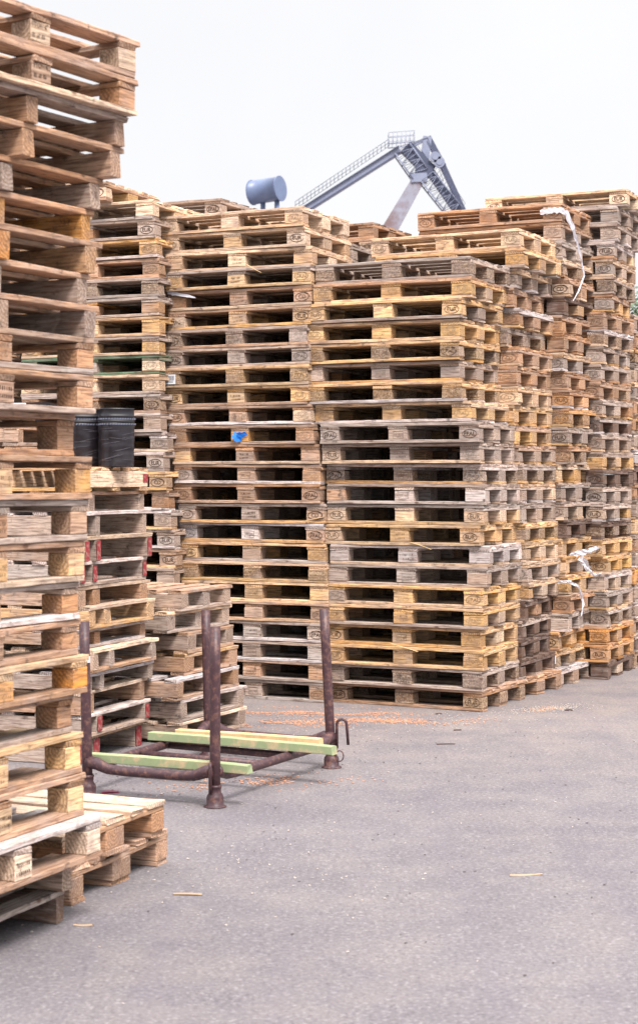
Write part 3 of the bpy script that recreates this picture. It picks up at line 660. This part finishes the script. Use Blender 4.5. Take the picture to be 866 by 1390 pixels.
def hook(x,y,z,dx,dy,up=.13,out=.05):
    bm=bmesh.new(); a=Vector((x,y,z)); o_=Vector((dx,dy,0))
    pts=[a,a+Vector((0,0,up*.8))]
    for k in range(1,6): 
        an=math.pi*k/6; pts.append(a+Vector((0,0,up*.8))+o_*(out/2)*(1-C3(an))+Vector((0,0,S3(an)*out*.5)))
    pts+= [a+o_*out+Vector((0,0,up*.8)),a+o_*(out*1.15)+Vector((0,0,up*.12))]
    tube(bm,[p-RO for p in pts],.0085,8); link('hook',mesh_from(bm,'hook_mesh',[M_RACK]),rk)
hook(FT['right'][0]+.030,FT['right'][1]-.01,.11,1,-.1,.17,.055)
hook(FT['front'][0]-.022,FT['front'][1]-.03,.07,.05,-1,.17,.03)
bm=bmesh.new(); c=Vector((FT['right'][0]+.045,FT['right'][1]-.02,.07))-RO
tube(bm,[c+Vector((C3(2*math.pi*k/16)*.022,-.01,S3(2*math.pi*k/16)*.03)) for k in range(17)],.0035,6); link('ring',mesh_from(bm,'ring_mesh',[M_RACK]),rk)
bm=bmesh.new(); v=Vector((FT['left'][0]+.0,FT['left'][1]-.0275,.70))-RO
bbox(bm,v.x-.012,v.x+.016,v.y-.001,v.y+.0005,v.z-.016,v.z+.016); link('sticker',mesh_from(bm,'sticker_mesh',[M_LABEL]),rk)
tag(rk,'brown painted steel post rack with four round uprights standing on asphalt','rack')
def plank(px1,py1,px2,py2,z,w,t,mat,label,seed):
    pts=[]
    for px,py in ((px1,py1),(px2,py2)):
        Y=(EYE-z)*F_PX/(py-HOR); pts.append(Vector(((px-CXP)/F_PX*Y,Y,z)))
    a,b_=pts; c=(a+b_)/2; L=(b_-a).length; bm=bmesh.new(); bplank(bm,L,w,t,(0,0,0),random.Random(seed),rough=1.2)
    o=link('timber_plank',mesh_from(bm,'timber_plank_mesh',[mat]),None,c,(0,0,math.atan2(b_.y-a.y,b_.x-a.x))); tag(o,label,'plank','planks lying across the rack')
plank(121,1028,340,1045,.188,.06,.044,M_GREENP,'green stained plank lying nearest the lens across the rack',1)
plank(204,999,455,1019,.188,.06,.044,M_GREENP,'long green edged plank reaching the right post of the rack',2)
plank(241,995,436,1008,.187,.055,.042,M_YELP,'fresh yellow plank lying farthest back on the rack',3)

# ------------------------------------------------------------------ dock crane and tank far behind
YC=250.0
def cp(px,py,dy=0.0): return Vector(((px-CXP)/F_PX*YC, YC+dy, EYE+(HOR-py)/F_PX*YC))
def q2(x,y): return (380+x/2.887,160+y/2.887)
cr=empty('harbour_crane',((505-CXP)/F_PX*YC,YC,0)); CO=Vector(cr.location)
def beam(name,a,b_,w,d,mat,par=cr,bm=None):
    """box girder between two world points"""
    own=bm is None; bm=bm or bmesh.new(); a=a-CO; b_=b_-CO; u=(b_-a).normalized(); s=Vector((0,1,0)); n=u.cross(s).normalized()
    v=[]
    for p in (a,b_):
        for i,j in ((-1,-1),(1,-1),(1,1),(-1,1)): v.append(bm.verts.new(p+n*w/2*i+s*d/2*j))
    for q in ((0,3,2,1),(4,5,6,7),(0,1,5,4),(1,2,6,5),(2,3,7,6),(3,0,4,7)): bm.faces.new([v[i] for i in q])
    if own:
        bmesh.ops.recalc_face_normals(bm,faces=bm.faces[:]); return link(name,mesh_from(bm,name+'_mesh',[mat]),par)
P=lambda x,y,dy=0: cp(*q2(x,y),dy)
boom=beam('boom',P(60,385),P(470,125),.95,1.4,M_CRANE)
beam('boom_flange',P(60,396,-.9),P(472,137,-.9),.18,.25,M_CRANED,boom)
beam('boom_flange',P(60,370,-.9),P(465,112,-.9),.14,.25,M_CRANED,boom)
# handrail along the boom
bm=bmesh.new(); A0=P(60,352,.9);A1=P(428,104,.9); U0=P(60,322,.9);U1=P(428,76,.9)
M0=A0.lerp(U0,.5);M1=A1.lerp(U1,.5)
for a,b_ in ((A0,A1),(U0,U1),(M0,M1)): tube(bm,[a-CO,b_-CO],.05,4)
for k in range(25): tube(bm,[A0.lerp(A1,k/24)-CO,U0.lerp(U1,k/24)-CO],.055,4)
link('handrail',mesh_from(bm,'handrail_mesh',[M_CRANED]),cr)
# top platform
bm=bmesh.new()
def fr(pts,r=.05): 
    for a,b_ in zip(pts,pts[1:]): tube(bm,[a-CO,b_-CO],r,4)
for dy in (-1.6,1.6):
    fr([P(425,108,dy),P(525,98,dy)],.10); fr([P(425,64,dy),P(525,56,dy)]); fr([P(425,84,dy),P(525,77,dy)],.035)
    for k in range(7): fr([P(425+k*16.6,108-k*1.6,dy),P(425+k*16.6,64-k*1.3,dy)])
for x,y0,y1 in ((425,108,64),(525,98,56)):
    for y in (y0,y1): fr([P(x,y,-1.6),P(x,y,1.6)])
link('platform',mesh_from(bm,'platform_mesh',[M_CRANE]),cr)
# lattice walkways
def lattice(name,a,b_,w,n,mat,d=2.2):
    bm=bmesh.new(); u=(b_-a).normalized(); nn=u.cross(Vector((0,1,0))).normalized()*w
    for dy in (-d/2,d/2):
        o_=Vector((0,dy,0))
        for s in (-.5,.5): tube(bm,[a+nn*s+o_-CO,b_+nn*s+o_-CO],.12,5)
        for k in range(n):
            p=a.lerp(b_,k/n);q=a.lerp(b_,(k+1)/n); sg=1 if k%2 else -1
            tube(bm,[p+nn*.5*sg+o_-CO,q-nn*.5*sg+o_-CO],.06,4); tube(bm,[p+nn*.5+o_-CO,p-nn*.5+o_-CO],.05,4)
    for k in range(n*2):
        p=a.lerp(b_,k/(n*2)); tube(bm,[p+Vector((0,-d/2,0))+nn*.5-CO,p+Vector((0,d/2,0))+nn*.5-CO],.06,4); 
    link(name,mesh_from(bm,name+'_mesh',[mat]),cr)
lattice('walkway',P(478,122),P(548,222),2.6,5,M_CRANE)
lattice('walkway',P(575,232),P(690,375),2.3,8,M_CRANE)
beam('jib',P(492,112),P(590,210),2.0,1.6,M_CRANED)
beam('jib',P(588,208),P(705,378),1.15,1.4,M_CRANED)
beam('mast',P(578,72),P(562,205),1.25,.9,M_CRANE)
beam('tie_arm',P(510,112),P(580,76),.5,.7,M_CRANE)
beam('backstay',P(578,74),P(640,190),.95,.8,M_CRANED); beam('backstay',P(638,186),P(722,372),.85,.7,M_CRANED)
bm=bmesh.new()
for x,y in ((606,158),(622,178)):
    c=P(x,y,-1.2)-CO; seg=24; 
    for rr,dd in ((.8,.5),(.45,.7)):
        r0=[bm.verts.new(c+Vector((C3(2*math.pi*k/seg)*rr,-dd/2,S3(2*math.pi*k/seg)*rr))) for k in range(seg)]
        r1=[bm.verts.new(c+Vector((C3(2*math.pi*k/seg)*rr,dd/2,S3(2*math.pi*k/seg)*rr))) for k in range(seg)]
        for k in range(seg): bm.faces.new((r0[k],r0[(k+1)%seg],r1[(k+1)%seg],r1[k]))
        bm.faces.new(list(reversed(r0))); bm.faces.new(r1)
bmesh.ops.recalc_face_normals(bm,faces=bm.faces[:]); link('pulley',mesh_from(bm,'pulley_mesh',[M_CRANE]),cr)
beam('joint_box',P(530,203),P(598,212),1.7,2.0,M_CRANED); beam('joint_box',P(512,238),P(575,235),1.3,2.2,M_CRANE)
# rusty strut down to the machine house
def taper(name,a,b_,w0,w1,d,mat):
    bm=bmesh.new(); a=a-CO;b_=b_-CO;u=(b_-a).normalized();s=Vector((0,1,0));n=u.cross(s).normalized();v=[]
    for p,w in ((a,w0),(b_,w1)):
        for i,j in ((-1,-1),(1,-1),(1,1),(-1,1)): v.append(bm.verts.new(p+n*w/2*i+s*d/2*j))
    for q in ((0,3,2,1),(4,5,6,7),(0,1,5,4),(1,2,6,5),(2,3,7,6),(3,0,4,7)): bm.faces.new([v[i] for i in q])
    bmesh.ops.recalc_face_normals(bm,faces=bm.faces[:]); return link(name,mesh_from(bm,name+'_mesh',[mat]),cr)
strut_top=P(545,235); strut_low=P(545-200,235+350)
taper('strut',strut_top,strut_low,1.75,2.6,1.8,M_CRANER)
beam('machine_house',strut_low+Vector((-5,0,-2)),strut_low+Vector((7,0,-2)),5,7,M_CRANE)
hs=strut_low+Vector((1,0,-4.5))
for dx in (-6,6):
    for dy in (-5,5): beam('leg',hs+Vector((dx*.4,dy*.5,0)),Vector((hs.x+dx,YC+dy,0)),1.1,1.1,M_CRANE)
beam('jib',P(705,378),P(760,600),1.2,1.4,M_CRANED); beam('boom',P(60,385),P(-90,480),.95,1.4,M_CRANE)
beam('backstay',P(722,372),P(800,560),.7,.7,M_CRANED)
bm=bmesh.new()
for a,b_ in (((578,78),(470,112)),((578,78),(640,250)),((575,90),(690,330)),((540,110),(600,190)),((628,200),(705,350))): tube(bm,[P(*a,-.5)-CO,P(*b_,-.5)-CO],.045,4)
# light rail beside the back stay
for k in range(12):
    a=P(600+k*9,215+k*14,-1.4);tube(bm,[a-CO,a+Vector((.9,0,1.1))-CO],.04,4)
tube(bm,[P(600,215,-1.4)+Vector((.9,0,1.1))-CO,P(699,369,-1.4)+Vector((.9,0,1.1))-CO],.04,4)
link('cables',mesh_from(bm,'cables_mesh',[M_CRANED]),cr)
tag(cr,'blue grey harbour crane with a railed boom and rusty strut rising behind the stacks','crane')
# tank on its tower
YT=200.0; k_=YT/F_PX
tc=Vector(((361.5-CXP)*k_,YT,EYE+(HOR-258)*k_)); tk=empty('storage_tank',(tc.x,tc.y,0))
bm=bmesh.new(); ax=Vector((.86,-.46,.05)).normalized(); r=16.3*k_; Lh=1.95
side=ax.cross(Vector((0,0,1))).normalized(); up=side.cross(ax).normalized(); seg=40
def rg(off,rr): return [bm.verts.new(Vector((0,0,tc.z))+ax*off+side*rr*C3(2*math.pi*k/seg)+up*rr*S3(2*math.pi*k/seg)) for k in range(seg)]
rs=[rg(*q) for q in ((-Lh,r*.3),(-Lh,r*1.0),(-Lh,r*1.06),(-Lh+.12,r*1.06),(-Lh+.12,r),(Lh-.12,r),(Lh-.12,r*1.06),(Lh,r*1.06),(Lh,r*1.0),(Lh,r*.3))]
for i,(a,b_) in enumerate(zip(rs,rs[1:])):
    for k in range(seg):
        f=bm.faces.new((a[k],a[(k+1)%seg],b_[(k+1)%seg],b_[k])); f.smooth=(i==4)
bm.faces.new(list(reversed(rs[0]))); bm.faces.new(rs[-1]); bmesh.ops.recalc_face_normals(bm,faces=bm.faces[:])
link('tank_shell',mesh_from(bm,'tank_shell_mesh',[M_TANK]),tk)
for o_ in (-.45,1.45):
    bm=bmesh.new(); q=ax*o_; tube(bm,[(q.x,q.y,0),(q.x,q.y,tc.z-r*.85)],.3,10)
    lathe(bm,[(.7,0),(.7,.12),(.3,.2),(.3,.3)],12,(q.x,q.y,0))
    link('leg',mesh_from(bm,'leg_mesh',[M_TANK]),tk)
tag(tk,'small grey blue cylindrical tank seen above the left centre stack','tank')

# ------------------------------------------------------------------ trees far right
M_LEAF=None
def leaf_mat():
    m,nt,b=new_mat('tree_leaves'); ge=N(nt,'ShaderNodeNewGeometry')
    nt.links.new(mix(nt,ge.outputs['Random Per Island'],(.06,.09,.05,1),(.14,.18,.11,1)),b.inputs['Base Color']); b.inputs['Roughness'].default_value=.7; return m
M_LEAF=leaf_mat()
def tree(x,y,h,rc,seed,label):
    r=random.Random(seed); root=empty('broadleaf_tree',(x,y,0))
    bm=bmesh.new(); tube(bm,[(0,0,0),(.1,0,h*.3),(0,.1,h*.6),(.05,0,h*.9)],.2,8,radii=[.24,.19,.12,.03])
    cl=[]
    for k in range(9):
        a=r.uniform(0,6.28); z=h*r.uniform(.35,.8); p=Vector((C3(a)*rc*r.uniform(.4,.8),S3(a)*rc*r.uniform(.4,.8),z+h*.12)); tube(bm,[(0,0,z-h*.1),p*.5+Vector((0,0,z*.45)),p],.05,5,radii=[.08,.05,.02]); cl.append(p)
    link('trunk',mesh_from(bm,'trunk_mesh',[M_BARK]),root)
    for k in range(16): a=r.uniform(0,6.28); cl.append(Vector((C3(a)*rc*r.uniform(0,.85),S3(a)*rc*r.uniform(0,.85),h*r.uniform(.4,.97))))
    bm=bmesh.new()
    for c in cl:
        R_=rc*r.uniform(.25,.42)
        for i in range(330):
            d=Vector((r.gauss(0,1),r.gauss(0,1),r.gauss(0,.8))).normalized()*R_*r.random()**.4; p=c+d
            t1=Vector((r.gauss(0,1),r.gauss(0,1),r.gauss(0,1))).normalized(); t2=t1.orthogonal().normalized(); s=r.uniform(.05,.09)
            bm.faces.new([bm.verts.new(p+t1*s),bm.verts.new(p+t2*s*.6),bm.verts.new(p-t1*s),bm.verts.new(p-t2*s*.6)])
    link('crown',mesh_from(bm,'crown_mesh',[M_LEAF]),root)
    tag(root,label,'tree','trees beyond the yard'); return root
tree(7.1,36,5.5,1.9,3,'green leafy tree glimpsed between the stacks at the right edge')
tree(10.9,37,6.6,2.4,4,'green tree standing off to the right beyond the yard')

# ------------------------------------------------------------------ ground
bm=bmesh.new(); n=8
vs=[bm.verts.new(p) for p in ((-2500,-200,0),(2500,-200,0),(2500,3500,0),(-2500,3500,0))]; bm.faces.new(vs)
g=link('ground',mesh_from(bm,'ground_mesh',[M_GROUND])); g['kind']='structure'

def chips(name,mat,spots,label,seed,smin,smax,thick=.002):
    r=random.Random(seed); bm=bmesh.new()
    for (cx,cy,sx,sy,rot,n) in spots:
        for i in range(n):
            u,v=r.gauss(0,.42),r.gauss(0,.42); x=cx+u*sx*C3(rot)-v*sy*S3(rot); y=cy+u*sx*S3(rot)+v*sy*C3(rot)
            if noise.noise((x*3,y*3,seed))<-.18: continue
            a=r.uniform(0,3.14); l=r.uniform(smin,smax); w=l*r.uniform(.3,.8); z=.001+r.random()*thick
            c,s=C3(a),S3(a); t=[r.uniform(0,thick) for _ in range(4)]
            P_=[(-l,-w),(l,-w),(l,w),(-l,w)]
            lo=[bm.verts.new((x+p*c-q*s,y+p*s+q*c,z+t[k])) for k,(p,q) in enumerate(P_)]
            hi=[bm.verts.new((x+p*c-q*s,y+p*s+q*c,z+t[k]+.0012)) for k,(p,q) in enumerate(P_)]
            bm.faces.new(hi)
            for k in range(4): bm.faces.new((lo[k],lo[(k+1)%4],hi[(k+1)%4],hi[k]))
    o=link(name,mesh_from(bm,name+'_mesh',[mat])); tag(o,label,name.replace('_',' '),None,'stuff'); return o
M_SAW=paint_mat('sawdust_orange',srgb(212,156,124),.9,srgb(186,130,98),.5,scale=30)
M_PALE=paint_mat('pale_chips',srgb(214,200,186),.9,srgb(182,160,140),.5,scale=30)
M_DARKC=paint_mat('dark_grit',srgb(84,72,74),.9,None,scale=30)
M_STICK=paint_mat('dark_stick',srgb(96,66,54),.9,None); M_STICK2=paint_mat('pale_stick',srgb(186,158,128),.9,None); M_MAG=paint_mat('pink_wrapper',srgb(150,52,84),.5,None)
chips('sawdust',M_SAW,[(-.05,11.75,.75,.22,-.12,2200),(.45,11.3,.6,.16,-.15,900),(1.0,11.35,.3,.10,.2,90),(-.25,11.2,.7,.2,0,900),(-.3,9.0,.6,.25,.3,500),(1.6,11.9,.25,.10,.8,90)],'orange sawdust scattered on asphalt in front of the centre stacks',2,.003,.008)
chips('wood_chips',M_PALE,[(.3,11.35,1.4,.5,-.1,600),(-.4,10.3,.6,.3,0,250),(.4,9,3.5,4,0,180),(1.6,11.9,.5,.2,.6,500),(-.6,10.3,1,.7,0,260),(-.3,7,1,1,0,160)],'pale wood crumbs scattered over the asphalt',3,.002,.005)
chips('grit',M_DARKC,[(.4,9,3.5,4,0,450),(-.9,9.6,.8,1.2,0,500)],'dark grit scattered over the asphalt',4,.002,.006)
def stick(px,py,L,ang,mat,label,cat='wood splinter',w=.010):
    Y=EYE*F_PX/(py-HOR); X=(px-CXP)/F_PX*Y; bm=bmesh.new(); bplank(bm,L,w,.006,(0,0,.0035),random.Random(px),rough=1.5)
    o=link('wood_splinter' if mat!=M_MAG else 'plastic_wrapper',mesh_from(bm,'splinter_mesh',[mat]),None,(X,Y,0),(0,0,ang)); tag(o,label,cat)
stick(605,1011,.115,.1,M_STICK,'dark twisted splinter lying alone right of the steel rack',w=.014)
stick(255,1216,.115,-.1,M_STICK2,'tan splinter nearest the two loose pallets')
stick(715,1189,.14,.15,M_STICK2,'long pale splinter on the open asphalt at right')
stick(596,970,.05,.3,M_STICK,'short dark splinter close to the front centre stack corner',w=.02)
stick(772,965,.05,.0,M_STICK,'short dark splinter below the right hand stacks',w=.02)
stick(620,992,.05,.2,M_STICK,'small dark chip just above the twisted splinter',w=.012)
stick(114,1258,.07,.0,M_STICK2,'small pale splinter by the lowest corner of the nearest stack')
stick(150,1077,.09,.2,M_MAG,'crumpled magenta wrapper on asphalt left of the rack front post','wrapper',w=.03)
# splinters that stick out of pallets
def splint(key,n,u,z,L,rx,rz,lab):
    p=ST_OBJ[(key,n)]; bm=bmesh.new(); bplank(bm,L,.012,.004,(0,0,0),random.Random(n),rough=1)
    q=on_face(key,n,u,z,.012); o=link('wood_splinter',mesh_from(bm,'splinter_mesh',[M_YELP]),None,q,(0,rx,p.rotation_euler.z+rz)); tag(o,lab,'wood splinter')
splint('A',22,.75,.135,.13,.5,0,'pale splinter hanging off a deck edge near the top left of centre')
splint('B',8,.7,.14,.16,.3,.1,'splinter peeling off the whitish pallet of the centre stack')
splint('B',3,.62,.14,.2,.25,.1,'long splinter near the foot of the centre stack')
splint('A',10,1.1,.03,.2,-.2,.1,'split splinter lying in an opening of the left centre stack')

# ------------------------------------------------------------------ world, sun, camera
w=bpy.data.worlds.new('World'); scene.world=w; w.use_nodes=True; nt=w.node_tree; nt.nodes.clear()
out=nt.nodes.new('ShaderNodeOutputWorld'); bg=nt.nodes.new('ShaderNodeBackground'); nt.links.new(bg.outputs[0],out.inputs[0])
sky=nt.nodes.new('ShaderNodeTexSky'); sky.sky_type='NISHITA'; sky.sun_disc=False
SE,SR=math.radians(56),math.radians(168)
sky.sun_elevation=SE; sky.sun_rotation=SR; sky.dust_density=3
tcw=nt.nodes.new('ShaderNodeTexCoord'); sx=nt.nodes.new('ShaderNodeSeparateXYZ'); nt.links.new(tcw.outputs['Generated'],sx.inputs[0])
cn=noise_n(nt,tcw.outputs['Generated'],3.2,5,.55)
# overcast deck: brighter overhead than at the horizon, faint breaks in the cloud
el=ramp(nt,sx.outputs[2],0.28,1.0,6.75,21.0)
lum=math_n(nt,'MULTIPLY',el,ramp(nt,cn,.35,.65,.975,1.03))
cb=N(nt,'ShaderNodeCombineColor')
nt.links.new(math_n(nt,'MULTIPLY',lum,.985),cb.inputs[0]); nt.links.new(math_n(nt,'MULTIPLY',lum,.985),cb.inputs[1]); nt.links.new(math_n(nt,'MULTIPLY',lum,1.005),cb.inputs[2])
nt.links.new(mix(nt,.96,sky.outputs[0],cb.outputs[0]),bg.inputs[0]); bg.inputs[1].default_value=.078
sl=bpy.data.lights.new('sun','SUN'); sl.energy=2.6; sl.angle=math.radians(18); sl.color=(1,.945,.91)
so=link('sun',sl)
# direction towards the sun, behind and right of the camera
az=math.radians(-25)  # from -Y towards +X
dv=Vector((S3(-az)*C3(SE),-C3(az)*C3(SE),S3(SE))); so.rotation_euler=dv.to_track_quat('Z','Y').to_euler()
sky.sun_rotation=math.atan2(dv.x,dv.y)
cam=bpy.data.cameras.new('camera'); co=link('camera',cam); co.location=(0,0,EYE); co.rotation_euler=(math.radians(90),0,0)
cam.sensor_fit='HORIZONTAL'; cam.sensor_width=36; cam.lens=F_PX/866*36; cam.shift_y=-45/866; cam.clip_end=6000
cam.dof.use_dof=True; cam.dof.focus_distance=11.8; cam.dof.aperture_fstop=9
scene.camera=co
scene.view_settings.view_transform='Standard'; scene.view_settings.look='None'; scene.view_settings.gamma=1; scene.view_settings.exposure=.95
scene.render.engine='CYCLES'

scene.cycles.diffuse_bounces=1
